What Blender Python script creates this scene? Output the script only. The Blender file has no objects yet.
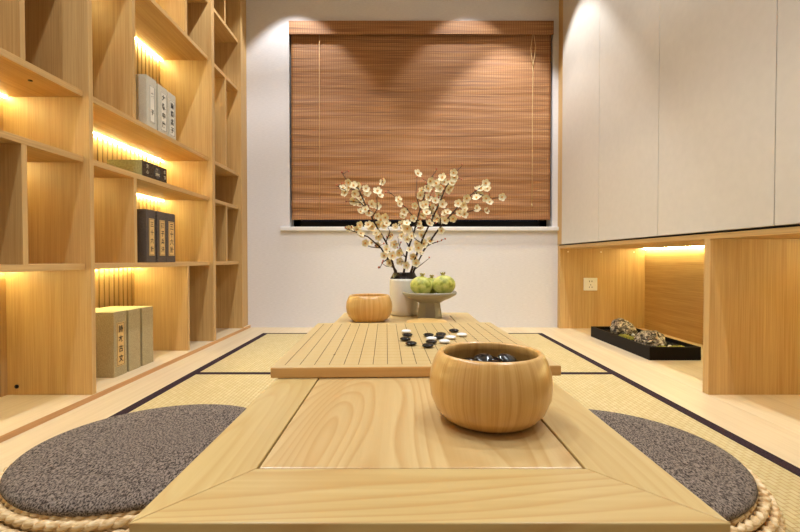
import bpy, bmesh, math, random
from mathutils import Vector, Matrix, noise
R = math.radians
random.seed(7)
C = bpy.context.scene.collection
H = 0.475          # camera height above the platform
F = 440.0          # focal length in pixels (800 wide)
HY = 258.5         # horizon row

# ------------------------------------------------------------------ materials
def newmat(name):
    m = bpy.data.materials.new(name); m.use_nodes = True
    nt = m.node_tree
    return m, nt, nt.nodes['Principled BSDF']

def srgb(r, g, b):
    def c(v):
        v /= 255.0
        return v / 12.92 if v <= 0.04045 else ((v + 0.055) / 1.055) ** 2.4
    return (c(r), c(g), c(b), 1.0)

def N(nt, t, **kw):
    n = nt.nodes.new(t)
    for k, v in kw.items(): setattr(n, k, v)
    return n

def ramp(nt, stops):
    r = N(nt, 'ShaderNodeValToRGB')
    e = r.color_ramp.elements
    e[0].position, e[0].color = stops[0]
    e[1].position, e[1].color = stops[-1]
    for p, c in stops[1:-1]:
        x = e.new(p); x.color = c
    return r

def mathn(nt, op, a, b=None):
    m = N(nt, 'ShaderNodeMath', operation=op)
    for i, v in enumerate((a, b)):
        if v is None: continue
        if isinstance(v, (int, float)): m.inputs[i].default_value = v
        else: nt.links.new(v, m.inputs[i])
    return m.outputs[0]

def mixc(nt, fac, a, b, mode='MIX'):
    m = N(nt, 'ShaderNodeMix', data_type='RGBA', blend_type=mode)
    L = nt.links
    for i, v in ((0, fac), (6, a), (7, b)):
        if isinstance(v, (int, float)): m.inputs[i].default_value = v
        elif isinstance(v, tuple): m.inputs[i].default_value = v
        else: L.new(v, m.inputs[i])
    return m.outputs[2]

def bump(nt, bsdf, h, strength, dist=0.001):
    b = N(nt, 'ShaderNodeBump'); b.inputs['Strength'].default_value = strength
    b.inputs['Distance'].default_value = dist
    nt.links.new(h, b.inputs['Height']); nt.links.new(b.outputs[0], bsdf.inputs['Normal'])

def plain(name, col, rough=0.5, metal=0.0, spec=0.5):
    m, nt, b = newmat(name)
    b.inputs['Base Color'].default_value = col
    b.inputs['Roughness'].default_value = rough
    b.inputs['Metallic'].default_value = metal
    b.inputs['Specular IOR Level'].default_value = spec
    # faint variation so that no surface is perfectly flat
    tc = N(nt, 'ShaderNodeTexCoord'); n = N(nt, 'ShaderNodeTexNoise')
    n.inputs['Scale'].default_value = 35; nt.links.new(tc.outputs['Object'], n.inputs['Vector'])
    dark = tuple(c * 0.9 for c in col[:3]) + (1,)
    nt.links.new(mixc(nt, n.outputs[0], dark, col), b.inputs['Base Color'])
    return m

def mapping(nt, scale, rand=True):
    tc = N(nt, 'ShaderNodeTexCoord'); mp = N(nt, 'ShaderNodeMapping')
    mp.inputs['Scale'].default_value = scale
    if rand:
        oi = N(nt, 'ShaderNodeObjectInfo')
        v = N(nt, 'ShaderNodeVectorMath', operation='SCALE')
        cx = N(nt, 'ShaderNodeCombineXYZ')
        for i in range(3): nt.links.new(oi.outputs['Random'], cx.inputs[i])
        nt.links.new(cx.outputs[0], v.inputs[0]); v.inputs['Scale'].default_value = 7.3
        a = N(nt, 'ShaderNodeVectorMath', operation='ADD')
        nt.links.new(tc.outputs['Object'], a.inputs[0]); nt.links.new(v.outputs[0], a.inputs[1])
        nt.links.new(a.outputs[0], mp.inputs['Vector'])
    else:
        nt.links.new(tc.outputs['Object'], mp.inputs['Vector'])
    return mp.outputs[0]

def wood(name, light, dark, axis, fine=260, along=4, rough=0.42, contrast=1.0, ring=0.0, ringscale=5, lines=30, fig=None):
    """straight-grained veneer; ring > 0 adds cathedral figure (contours of a stretched noise field)"""
    m, nt, b = newmat(name)
    sc = [fine] * 3; sc[axis] = along
    v = mapping(nt, sc)
    n = N(nt, 'ShaderNodeTexNoise'); n.inputs['Scale'].default_value = 1.0
    n.inputs['Detail'].default_value = 3; n.inputs['Roughness'].default_value = 0.6
    nt.links.new(v, n.inputs['Vector'])
    sc2 = [fine * 0.14] * 3; sc2[axis] = along * 0.25
    v2 = mapping(nt, sc2)
    n2 = N(nt, 'ShaderNodeTexNoise'); n2.inputs['Scale'].default_value = 1.0
    nt.links.new(v2, n2.inputs['Vector'])
    s = mathn(nt, 'ADD', mathn(nt, 'MULTIPLY', n.outputs[0], 0.6 * contrast), mathn(nt, 'MULTIPLY', n2.outputs[0], 0.32))
    s = mathn(nt, 'SUBTRACT', s, 0.3 * contrast - 0.29)
    r = ramp(nt, [(0.30, dark), (0.62, light)])
    nt.links.new(s, r.inputs[0])
    out = r.outputs[0]
    if ring > 0:
        sc3 = [ringscale] * 3; sc3[axis] = ringscale * 0.16
        v3 = mapping(nt, sc3)
        n3 = N(nt, 'ShaderNodeTexNoise'); n3.inputs['Scale'].default_value = 1.0
        n3.inputs['Detail'].default_value = 1.0; n3.inputs['Roughness'].default_value = 0.35
        nt.links.new(v3, n3.inputs['Vector'])
        w = mathn(nt, 'FRACT', mathn(nt, 'MULTIPLY', n3.outputs[0], lines))
        rr = ramp(nt, [(0.0, (0.1, 0.1, 0.1, 1)), (0.5, (0.25, 0.25, 0.25, 1)), (0.86, (1, 1, 1, 1)), (1.0, (0.1, 0.1, 0.1, 1))])
        nt.links.new(w, rr.inputs[0])
        f = mathn(nt, 'MULTIPLY', rr.outputs[0], ring)
        out = mixc(nt, f, out, fig or dark)
    nt.links.new(out, b.inputs['Base Color'])
    b.inputs['Roughness'].default_value = rough
    bump(nt, b, n.outputs[0], 0.15, 0.0006)
    return m

OAK_L, OAK_D = srgb(204, 169, 112), srgb(176, 137, 82)
oak = [wood('oak_veneer_%d' % a, OAK_L, OAK_D, a, rough=0.5) for a in range(3)]
oak_edge = wood('oak_edge_band', srgb(206, 160, 108), srgb(182, 134, 84), 1, rough=0.5)
pale = [wood('pale_floor_oak_%d' % a, srgb(216, 198, 164), srgb(196, 173, 136), a, fine=90, along=2.5, rough=0.45, contrast=0.7) for a in range(2)]
ash = [wood('ash_table_%d' % a, srgb(206, 184, 128), srgb(188, 158, 100), a, fine=130, along=3, rough=0.3, contrast=0.6,
            ring=r_, ringscale=rs, lines=ln, fig=srgb(178, 134, 74)) for a, r_, rs, ln in ((0, 0.6, 7, 30), (1, 0.35, 8, 26))]
ash_panel = wood('ash_panel', srgb(212, 188, 136), srgb(192, 160, 106), 1, fine=130, along=3, rough=0.3, contrast=0.5, ring=0.62, ringscale=8, lines=34, fig=srgb(180, 138, 82))
board_m = wood('go_board_wood', srgb(208, 184, 132), srgb(194, 166, 112), 1, fine=110, along=2, rough=0.35, contrast=0.5)
board_side = wood('go_board_side', srgb(226, 182, 116), srgb(204, 154, 90), 0, fine=150, along=3, rough=0.4)
lidwood = wood('bowl_lid_wood', srgb(236, 206, 140), srgb(205, 160, 90), 0, fine=120, along=6, rough=0.3, ring=0.5, ringscale=14, lines=14)
line_soft = plain('faint_ruling', srgb(200, 166, 108), 0.5)
line_m = plain('board_line_ink', srgb(92, 62, 30), 0.6)

def bamboo_bowl_mat():
    m, nt, b = newmat('laminated_bamboo')
    tc = N(nt, 'ShaderNodeTexCoord'); sp = N(nt, 'ShaderNodeSeparateXYZ')
    nt.links.new(tc.outputs['Object'], sp.inputs[0])
    ang = mathn(nt, 'ARCTAN2', sp.outputs[1], sp.outputs[0])
    k = mathn(nt, 'FLOOR', mathn(nt, 'MULTIPLY', ang, 11.0))
    wn = N(nt, 'ShaderNodeTexWhiteNoise', noise_dimensions='1D'); nt.links.new(k, wn.inputs['W'])
    cx = N(nt, 'ShaderNodeCombineXYZ')
    nt.links.new(mathn(nt, 'MULTIPLY', ang, 34.0), cx.inputs[0])
    nt.links.new(mathn(nt, 'MULTIPLY', sp.outputs[2], 9.0), cx.inputs[2])
    n = N(nt, 'ShaderNodeTexNoise'); n.inputs['Scale'].default_value = 1.2; n.inputs['Detail'].default_value = 4
    nt.links.new(cx.outputs[0], n.inputs['Vector'])
    s = mathn(nt, 'ADD', mathn(nt, 'MULTIPLY', wn.outputs[0], 0.28), mathn(nt, 'MULTIPLY', n.outputs[0], 0.8))
    r = ramp(nt, [(0.25, srgb(196, 144, 74)), (0.5, srgb(212, 166, 94)), (0.85, srgb(222, 180, 112))])
    nt.links.new(s, r.inputs[0]); nt.links.new(r.outputs[0], b.inputs['Base Color'])
    b.inputs['Roughness'].default_value = 0.3
    b.inputs['Coat Weight'].default_value = 0.3; b.inputs['Coat Roughness'].default_value = 0.25
    return m
bowl_m = bamboo_bowl_mat()

def tatami_mat():
    m, nt, b = newmat('woven_tatami')
    v = mapping(nt, (1, 1, 1), rand=False)
    br = N(nt, 'ShaderNodeTexBrick'); br.offset = 0.5
    br.inputs['Scale'].default_value = 1.0
    br.inputs['Brick Width'].default_value = 0.026; br.inputs['Row Height'].default_value = 0.013
    br.inputs['Mortar Size'].default_value = 0.0018; br.inputs['Mortar Smooth'].default_value = 0.7
    br.inputs['Color1'].default_value = srgb(200, 184, 138); br.inputs['Color2'].default_value = srgb(188, 171, 122)
    br.inputs['Mortar'].default_value = srgb(168, 138, 84)
    mp = N(nt, 'ShaderNodeMapping'); mp.inputs['Rotation'].default_value = (0, 0, R(90))
    nt.links.new(v, mp.inputs['Vector']); nt.links.new(mp.outputs[0], br.inputs['Vector'])
    n = N(nt, 'ShaderNodeTexNoise'); n.inputs['Scale'].default_value = 60; nt.links.new(v, n.inputs['Vector'])
    c = mixc(nt, mathn(nt, 'MULTIPLY', n.outputs[0], 0.35), br.outputs[0], srgb(190, 164, 108))
    nt.links.new(c, b.inputs['Base Color']); b.inputs['Roughness'].default_value = 0.7
    inv = mathn(nt, 'SUBTRACT', 1.0, br.outputs['Fac']); bump(nt, b, inv, 0.5, 0.0015)
    return m
tatami_m = tatami_mat()

def fabric(name, a, c, scale=420, rough=0.95):
    m, nt, b = newmat(name)
    v = mapping(nt, (scale, scale * 0.45, scale), rand=False)
    n = N(nt, 'ShaderNodeTexNoise'); n.inputs['Scale'].default_value = 1.0; n.inputs['Detail'].default_value = 3
    n.inputs['Roughness'].default_value = 0.7
    nt.links.new(v, n.inputs['Vector'])
    r = ramp(nt, [(0.41, a), (0.59, c)]); nt.links.new(n.outputs[0], r.inputs[0])
    nt.links.new(r.outputs[0], b.inputs['Base Color']); b.inputs['Roughness'].default_value = rough
    b.inputs['Specular IOR Level'].default_value = 0.15
    bump(nt, b, n.outputs[0], 0.6, 0.0015)
    return m
pad_m = fabric('charcoal_tweed', srgb(46, 38, 34), srgb(146, 132, 120), 430)
heri_m = fabric('black_cloth_edging', srgb(34, 22, 26), srgb(62, 44, 50), 500)
box_beige = fabric('beige_linen', srgb(150, 134, 98), srgb(186, 170, 132), 700)
box_light = fabric('pale_grey_linen', srgb(178, 172, 154), srgb(206, 200, 184), 700)
box_dark = fabric('charcoal_linen', srgb(58, 50, 46), srgb(112, 100, 90), 600)
box_brown = fabric('dark_brown_brocade', srgb(40, 30, 24), srgb(92, 76, 58), 450)
box_green = fabric('grey_green_brocade', srgb(104, 100, 66), srgb(164, 158, 116), 300)
page_m = fabric('pale_box_top', srgb(214, 200, 150), srgb(230, 218, 172), 500)

def straw():
    m, nt, b = newmat('plaited_straw')
    v = mapping(nt, (60, 60, 260), rand=False)
    n = N(nt, 'ShaderNodeTexNoise'); n.inputs['Scale'].default_value = 1.0; n.inputs['Detail'].default_value = 3
    nt.links.new(v, n.inputs['Vector'])
    r = ramp(nt, [(0.3, srgb(176, 132, 74)), (0.5, srgb(222, 192, 142)), (0.72, srgb(240, 220, 182))])
    nt.links.new(n.outputs[0], r.inputs[0]); nt.links.new(r.outputs[0], b.inputs['Base Color'])
    b.inputs['Roughness'].default_value = 0.6; bump(nt, b, n.outputs[0], 0.5, 0.002)
    return m
straw_m = straw()
straw_dark = plain('straw_core', srgb(96, 66, 34), 0.9)

def wallmat():
    m, nt, b = newmat('textured_wall_covering')
    v = mapping(nt, (40, 40, 260), rand=False)
    n = N(nt, 'ShaderNodeTexNoise'); n.inputs['Scale'].default_value = 1.0; n.inputs['Detail'].default_value = 3
    nt.links.new(v, n.inputs['Vector'])
    r = ramp(nt, [(0.3, srgb(208, 205, 206)), (0.7, srgb(217, 214, 215))]); nt.links.new(n.outputs[0], r.inputs[0])
    nt.links.new(r.outputs[0], b.inputs['Base Color']); b.inputs['Roughness'].default_value = 0.85
    bump(nt, b, n.outputs[0], 0.25, 0.001)
    return m
wall_m = wallmat()
ceil_m = plain('ceiling_paint', srgb(232, 228, 220), 0.9)
sill_m = plain('white_sill_stone', srgb(228, 226, 224), 0.3)
door_m = plain('cream_matt_lacquer', srgb(208, 201, 190), 0.38)
black_m = plain('black_shadow_gap', srgb(12, 10, 10), 0.6)
alu_m = plain('dark_window_aluminium', srgb(30, 30, 34), 0.35, 0.6)
tray_m = plain('black_tray_lacquer', srgb(20, 15, 15), 0.55, spec=0.15)
soil_m = plain('black_gravel', srgb(16, 14, 14), 0.8, spec=0.2)
vase_m = plain('white_ceramic', srgb(226, 220, 208), 0.35)
neck_m = plain('dark_metal_rim', srgb(34, 26, 22), 0.25, 0.5)
dish_m = plain('grey_celadon_glaze', srgb(158, 152, 134), 0.32)
blackstone_m = plain('black_stone', srgb(14, 14, 18), 0.12)
whitestone_m = plain('white_stone', srgb(240, 240, 240), 0.15)
ink_m = plain('black_ink', srgb(22, 18, 16), 0.7)
pale_ink = plain('pale_gold_ink', srgb(190, 176, 140), 0.6)
paper_m = plain('cream_title_paper', srgb(216, 178, 112), 0.8)
paper_l = plain('pale_title_paper', srgb(222, 216, 200), 0.8)
brass_m = plain('dark_hardware', srgb(38, 30, 26), 0.4, 0.6)
plug_m = plain('white_plastic_socket', srgb(238, 236, 228), 0.35)
cap_m = plain('pale_screw_cap', srgb(245, 235, 210), 0.35)
bark_m = plain('dark_brown_bark', srgb(54, 36, 26), 0.8)
petal_m = plain('cream_petal', srgb(254, 244, 208), 0.6)
stamen_m = plain('yellow_stamen', srgb(226, 168, 60), 0.6)
bud_m = plain('red_brown_bud', srgb(168, 74, 44), 0.6)
cord_m = plain('pale_cord', srgb(214, 180, 126), 0.7)
pebble_m = plain('white_pebble', srgb(225, 220, 210), 0.6)

def glassmat():
    m, nt, b = newmat('window_glass')
    b.inputs['Base Color'].default_value = (0.9, 0.95, 0.95, 1)
    b.inputs['Transmission Weight'].default_value = 1.0
    b.inputs['Roughness'].default_value = 0.02; b.inputs['IOR'].default_value = 1.45
    return m
glass_m = glassmat()

def led(name, col, s):
    m, nt, b = newmat(name)
    b.inputs['Base Color'].default_value = (1, 0.9, 0.7, 1)
    b.inputs['Emission Color'].default_value = col; b.inputs['Emission Strength'].default_value = s
    return m
LEDC = (1.0, 0.94, 0.45, 1)
led_m = led('warm_led_diffuser', LEDC, 85)
led_soft = led('warm_led_diffuser_soft', LEDC, 62)
led_niche = led('warm_led_niche', LEDC, 85)

def blindmat(name, dk=1.0):
    m, nt, b = newmat(name)
    tc = N(nt, 'ShaderNodeTexCoord')
    # warp so that the reeds wander slightly
    w = N(nt, 'ShaderNodeTexNoise'); w.inputs['Scale'].default_value = 5.0
    nt.links.new(tc.outputs['Object'], w.inputs['Vector'])
    sp = N(nt, 'ShaderNodeSeparateXYZ'); nt.links.new(tc.outputs['Object'], sp.inputs[0])
    z = mathn(nt, 'ADD', sp.outputs[2], mathn(nt, 'MULTIPLY', w.outputs[0], 0.012))
    def layer(fx, fz, det):
        cx = N(nt, 'ShaderNodeCombineXYZ')
        nt.links.new(mathn(nt, 'MULTIPLY', sp.outputs[0], fx), cx.inputs[0])
        nt.links.new(mathn(nt, 'MULTIPLY', z, fz), cx.inputs[2])
        n = N(nt, 'ShaderNodeTexNoise'); n.inputs['Scale'].default_value = 1.0; n.inputs['Detail'].default_value = det
        nt.links.new(cx.outputs[0], n.inputs['Vector']); return n.outputs[0]
    a = layer(3.0, 460, 2); c = layer(1.8, 120, 2); d = layer(1.5, 210, 1)
    s = mathn(nt, 'ADD', mathn(nt, 'MULTIPLY', a, 0.65), mathn(nt, 'MULTIPLY', c, 0.35))
    r = ramp(nt, [(0.36, srgb(122, 78, 44)), (0.5, srgb(166, 114, 68)), (0.62, srgb(192, 144, 94))])
    nt.links.new(s, r.inputs[0])
    gp = ramp(nt, [(0.0, (1, 1, 1, 1)), (0.34, (1, 1, 1, 1)), (0.40, (0, 0, 0, 1)), (1.0, (0, 0, 0, 1))])
    nt.links.new(d, gp.inputs[0])
    gapped = mixc(nt, mathn(nt, 'MULTIPLY', gp.outputs[0], 0.7), r.outputs[0], srgb(74, 46, 26))
    th = mathn(nt, 'FRACT', mathn(nt, 'MULTIPLY', sp.outputs[0], 63.0))
    thr = ramp(nt, [(0.0, (0.8, 0.8, 0.8, 1)), (0.32, (0, 0, 0, 1)), (0.68, (0, 0, 0, 1)), (1.0, (0.8, 0.8, 0.8, 1))])
    nt.links.new(th, thr.inputs[0])
    col = mixc(nt, mathn(nt, 'MULTIPLY', thr.outputs[0], 0.75), gapped, srgb(120, 80, 44))
    nt.links.new(col, b.inputs['Base Color']); b.inputs['Roughness'].default_value = 0.6
    bump(nt, b, s, 0.5, 0.002)
    return m
blind_m = blindmat('bamboo_reed')

def rockmat():
    m, nt, b = newmat('weathered_rock')
    tc = N(nt, 'ShaderNodeTexCoord')
    n = N(nt, 'ShaderNodeTexNoise'); n.inputs['Scale'].default_value = 45; n.inputs['Detail'].default_value = 6
    n.inputs['Distortion'].default_value = 1.5
    nt.links.new(tc.outputs['Object'], n.inputs['Vector'])
    r = ramp(nt, [(0.38, srgb(40, 34, 28)), (0.5, srgb(128, 116, 98)), (0.64, srgb(220, 208, 184))])
    nt.links.new(n.outputs[0], r.inputs[0]); nt.links.new(r.outputs[0], b.inputs['Base Color'])
    b.inputs['Roughness'].default_value = 0.85; bump(nt, b, n.outputs[0], 0.9, 0.006)
    return m
rock_m = rockmat()

def noisemat(name, a, c, scale, rough=0.8, bs=0.5, bd=0.003, mid=None):
    m, nt, b = newmat(name)
    tc = N(nt, 'ShaderNodeTexCoord'); n = N(nt, 'ShaderNodeTexNoise'); n.inputs['Scale'].default_value = scale
    n.inputs['Detail'].default_value = 5; nt.links.new(tc.outputs['Object'], n.inputs['Vector'])
    st = [(0.35, a), (0.65, c)] if mid is None else [(0.35, a), (0.5, mid), (0.65, c)]
    r = ramp(nt, st); nt.links.new(n.outputs[0], r.inputs[0])
    nt.links.new(r.outputs[0], b.inputs['Base Color']); b.inputs['Roughness'].default_value = rough
    bump(nt, b, n.outputs[0], bs, bd); return m
moss_m = noisemat('moss', srgb(70, 72, 14), srgb(170, 164, 50), 160)
fruit_m = noisemat('green_fruit_skin', srgb(138, 144, 50), srgb(208, 204, 118), 60, 0.45, 0.5, 0.004, srgb(184, 188, 86))
crown_m = noisemat('fruit_crown', srgb(120, 96, 40), srgb(178, 170, 84), 90, 0.6)

# ------------------------------------------------------------------ mesh helpers
class MB:
    def __init__(s): s.bm = bmesh.new()
    def box(s, x0, x1, y0, y1, z0, z1, mi=0):
        x0, x1 = sorted((x0, x1)); y0, y1 = sorted((y0, y1)); z0, z1 = sorted((z0, z1))
        v = [s.bm.verts.new(p) for p in ((x0, y0, z0), (x1, y0, z0), (x1, y1, z0), (x0, y1, z0), (x0, y0, z1), (x1, y0, z1), (x1, y1, z1), (x0, y1, z1))]
        for f in ((3, 2, 1, 0), (4, 5, 6, 7), (0, 1, 5, 4), (1, 2, 6, 5), (2, 3, 7, 6), (3, 0, 4, 7)):
            s.bm.faces.new([v[i] for i in f]).material_index = mi
        return s
    def prism(s, poly, z0, z1):
        a = [s.bm.verts.new((x, y, z0)) for x, y in poly]; b = [s.bm.verts.new((x, y, z1)) for x, y in poly]
        s.bm.faces.new(a[::-1]); s.bm.faces.new(b); n = len(poly)
        for i in range(n): s.bm.faces.new((a[i], a[(i + 1) % n], b[(i + 1) % n], b[i]))
        return s
    def lathe(s, prof, n=48, c=(0, 0, 0), smooth=True, ph=0.0, mi=0, M=None):
        rings = []
        for r, z in prof:
            if r < 1e-6: rings.append([s.bm.verts.new(Vector((c[0], c[1], c[2] + z)) if M is None else M @ Vector((0, 0, z)))])
            else:
                ring = []
                for i in range(n):
                    a = ph + 2 * math.pi * i / n
                    p = Vector((r * math.cos(a), r * math.sin(a), z))
                    ring.append(s.bm.verts.new(M @ p if M is not None else p + Vector(c)))
                rings.append(ring)
        for a, b in zip(rings, rings[1:]):
            for i in range(n):
                j = (i + 1) % n
                if len(a) == 1 and len(b) == 1: continue
                if len(a) == 1: f = s.bm.faces.new((a[0], b[j], b[i]))
                elif len(b) == 1: f = s.bm.faces.new((a[i], a[j], b[0]))
                else: f = s.bm.faces.new((a[i], a[j], b[j], b[i]))
                f.smooth = smooth; f.material_index = mi
        return s
    def tube(s, pts, rad, n=6, closed=False, mi=0):
        pts = [Vector(p) for p in pts]; m = len(pts)
        rads = rad if isinstance(rad, (list, tuple)) else [rad] * m
        rings = []
        for i, p in enumerate(pts):
            if closed: t = pts[(i + 1) % m] - pts[i - 1]
            else: t = pts[min(i + 1, m - 1)] - pts[max(i - 1, 0)]
            if t.length < 1e-9: t = Vector((0, 0, 1))
            t.normalize()
            up = Vector((0, 0, 1)) if abs(t.z) < 0.9 else Vector((0, 1, 0))
            u = t.cross(up).normalized(); w = u.cross(t).normalized()
            rings.append([s.bm.verts.new(p + (u * math.cos(2 * math.pi * k / n) + w * math.sin(2 * math.pi * k / n)) * rads[i]) for k in range(n)])
        rng = range(m) if closed else range(m - 1)
        for i in rng:
            a, b = rings[i], rings[(i + 1) % m]
            for k in range(n):
                f = s.bm.faces.new((a[k], a[(k + 1) % n], b[(k + 1) % n], b[k])); f.smooth = True; f.material_index = mi
        if not closed:
            s.bm.faces.new(rings[0][::-1]).material_index = mi; s.bm.faces.new(rings[-1]).material_index = mi
        return s
    def blob(s, c, rad, amp=0.0, freq=8.0, sub=4, seed=0.0, flat=None, M=None):
        r = bmesh.ops.create_icosphere(s.bm, subdivisions=sub, radius=1.0)
        for v in r['verts']:
            d = v.co.copy()
            k = 1.0 + amp * noise.fractal(d * freq + Vector((seed, seed * 1.7, 0)), 1.0, 2.0, 3)
            p = Vector((d.x * rad[0] * k, d.y * rad[1] * k, d.z * rad[2] * k))
            if flat is not None and p.z < flat: p.z = flat
            v.co = Vector(c) + (M @ p if M is not None else p)
        for f in s.bm.faces: f.smooth = True
        return s
    def build(s, name, mat, parent=None, bevel=0.0, local=False, seg=2):
        me = bpy.data.meshes.new(name)
        bmesh.ops.recalc_face_normals(s.bm, faces=s.bm.faces)
        if parent is not None and not local:
            off = ORG.get(parent.name, Vector((0, 0, 0)))
            bmesh.ops.translate(s.bm, verts=s.bm.verts, vec=-off)
        s.bm.to_mesh(me); s.bm.free()
        for m in (mat if isinstance(mat, (list, tuple)) else [mat]): me.materials.append(m)
        o = bpy.data.objects.new(name, me); C.objects.link(o)
        if parent is not None:
            o.parent = parent; ORG[o.name] = ORG.get(parent.name, Vector((0, 0, 0)))
        if bevel > 0:
            b = o.modifiers.new('bevel', 'BEVEL'); b.width = bevel; b.segments = seg; b.limit_method = 'ANGLE'; b.angle_limit = R(40)
        return o
ORG = {}
def B(*a): return MB().box(*a)

def tag(o, label, cat, group=None, kind=None):
    o['label'] = label; o['category'] = cat
    if group: o['group'] = group
    if kind: o['kind'] = kind
    return o
def thing(name, label, cat, loc=(0, 0, 0), rz=0.0, group=None):
    o = bpy.data.objects.new(name, None); C.objects.link(o); o.empty_display_size = 0.05
    o.location = loc; o.rotation_euler = (0, 0, rz); ORG[o.name] = Vector(loc)
    return tag(o, label, cat, group)
def struct(name, mb, mat, parent=None, **kw):
    o = mb.build(name, mat, parent, **kw)
    if parent is None: o['kind'] = 'structure'
    return o

def on_plane_z(x, y, z):      # where the photo shows a point that lies at height z
    d = F * (H - z) / (y - HY)
    return Vector(((x - 400) * d / F, d, z))
def at_depth(x, y, d):
    return Vector(((x - 400) * d / F, d, H + (HY - y) * d / F))

# ------------------------------------------------------------------ room shell
XL, XR = -1.03, 1.075           # front planes of the bookcase and the cabinets
YB = 3.025                      # back wall
CEIL = 2.47
XWL, XWR, YF = -1.36, 1.72, -1.7
MX0, MX1 = -0.872, 0.905        # tatami field
MY = [2.795, 1.815, -0.145]

fl = MB()
fl.box(XWL, XWR, YF, YB, -0.12, -0.055)
o = struct('floor', fl, pale[1])
f2 = MB()
f2.box(XWL, MX0, YF, YB, -0.055, 0.0)
f2.box(MX1, XR - 0.001, YF, YB, -0.055, 0.0)
f2.box(MX0, MX1, MY[0], YB, -0.055, 0.0)
f2.box(MX0, MX1, YF, MY[2], -0.055, 0.0)
struct('trim_1', f2, pale[1])

WX0, WX1, WZ0, WZ1 = -0.757, 1.045, 0.692, 2.086
wb = MB()
wb.box(XWL, WX0, YB, YB + 0.2, -0.12, CEIL); wb.box(WX1, XWR, YB, YB + 0.2, -0.12, CEIL)
wb.box(WX0, WX1, YB, YB + 0.2, -0.12, WZ0 - 0.028); wb.box(WX0, WX1, YB, YB + 0.2, WZ1, CEIL)
struct('wall_back', wb, wall_m)
struct('wall_left', B(XWL - 0.1, XWL, YF - 0.1, YB + 0.2, -0.12, CEIL), wall_m)
struct('wall_right', B(XWR, XWR + 0.1, YF - 0.1, YB + 0.2, -0.12, CEIL), wall_m)
struct('wall_front', B(XWL, XWR, YF - 0.1, YF, -0.12, CEIL), wall_m)
struct('ceiling', B(XWL - 0.1, XWR + 0.1, YF - 0.1, YB + 0.2, CEIL, CEIL + 0.1), ceil_m)

wf = MB()
yw = YB + 0.12
for a in ((WX0, WX1, WZ0, WZ0 + 0.05), (WX0, WX1, WZ1 - 0.05, WZ1), (WX0, WX0 + 0.05, WZ0, WZ1), (WX1 - 0.05, WX1, WZ0, WZ1), (0.12, 0.17, WZ0, WZ1)):
    wf.box(a[0], a[1], yw, yw + 0.05, a[2], a[3])
win = struct('window_1', wf, alu_m)
B(WX0 + 0.03, WX1 - 0.03, yw + 0.022, yw + 0.028, WZ0 + 0.03, WZ1 - 0.03).build('window_pane', glass_m, win)
B(-0.818, 1.083, YB - 0.021, YB + 0.12, WZ0 - 0.028, WZ0).build('window_sill', sill_m, win, bevel=0.004)

# ------------------------------------------------------------------ tatami mats
names = ['tatami mat with black cloth edging nearest the back wall', 'tatami mat with black edging lying under the two grey floor cushions', 'tatami mat with black edging nearest the viewer under the table end']
hb = 0.034
for i in range(2):
    y1, y0 = MY[i], MY[i + 1]
    t = thing('tatami_mat', names[i], 'tatami mat', ((MX0 + MX1) / 2, (y0 + y1) / 2, -0.055))
    g = 0.0008
    b0 = 0.003
    B(MX0 + hb, MX1 - hb, y0 + 0.015, y1 - (0.02 if i == 0 else 0.015), -0.054, -0.001).build('woven_surface', tatami_m, t)
    e = MB()
    e.box(MX0 + g, MX0 + hb, y0 + g, y1 - g, -0.054, 0.0005); e.box(MX1 - hb, MX1 - g, y0 + g, y1 - g, -0.054, 0.0005)
    e.box(MX0 + hb, MX1 - hb, y0 + g, y0 + 0.015, -0.054, 0.0005); e.box(MX0 + hb, MX1 - hb, y1 - (0.02 if i == 0 else 0.015), y1 - g, -0.054, 0.0005)
    e.build('cloth_edging', heri_m, t)

# ------------------------------------------------------------------ bookcase
XB = -1.335
XS = XL - 0.020
Z0, ZB, ZA, ZC, ZD, ZE = 0.018, 0.458, 0.814, 1.030, 1.580, 1.890     # tops of the shelves
TH = 0.02
YU0, YU1, YU2, YU3 = 0.50, 1.467, 2.428, 2.872
bc = thing('bookcase', 'tall built-in oak bookcase with open boxes and warm light strips, along the left wall', 'bookcase', (XL, 1.7, 0))
up = [(YU0 - 0.02, YU0), (YU1, YU1 + 0.02), (YU2, YU2 + 0.034), (YU3, YB)]
B(XB, XL, up[0][0], YB, 0.0, Z0).build('base_board', pale[1], bc)
B(XL, XL + 0.001, up[0][0], YB, 0.0, Z0 - 0.001).build('base_edge', oak_edge, bc)
for y0, y1 in up[:3]:
    B(XB, XL - 0.001, y0, y1, Z0, CEIL - 0.002).build('upright', oak[2], bc, bevel=0.0008)
B(XB, XL - 0.001, YU3, YU3 + 0.03, Z0, CEIL - 0.002).build('upright', oak[2], bc, bevel=0.0008)
B(XB, XL - 0.018, YU3 + 0.03, YB, Z0, CEIL - 0.002).build('end_panel', oak[2], bc)
mods = [(YU0, YU1), (YU1 + 0.02, YU2), (YU2 + 0.034, YU3)]
def shelf(m, ztop):
    y0, y1 = mods[m]
    B(XB + 0.02, XS, y0, y1, ztop - TH, ztop).build('shelf', oak[1], bc, bevel=0.0008)
for m in range(3):
    for z in (ZB, ZA, ZC, ZD, ZE): shelf(m, z)
def divider(y, z0, z1):
    B(XB + 0.02, XS - 0.001, y - 0.009, y + 0.009, z0, z1).build('divider', oak[2], bc, bevel=0.0008)
for y, z0, z1 in ((1.236, ZC, ZD - TH), (1.236, ZB, ZA - TH), (1.236, ZD, ZE - TH),
                  (2.185, Z0, ZB - TH), (1.753, ZB, ZA - TH), (1.753, ZC, ZD - TH), (2.185, ZD, ZE - TH), (1.753, ZE, CEIL - 0.01),
                  (2.672, ZC, ZD - TH), (2.668, ZE, CEIL - 0.01), (2.676, ZB, ZA - TH)):
    divider(y, z0, z1)
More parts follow.
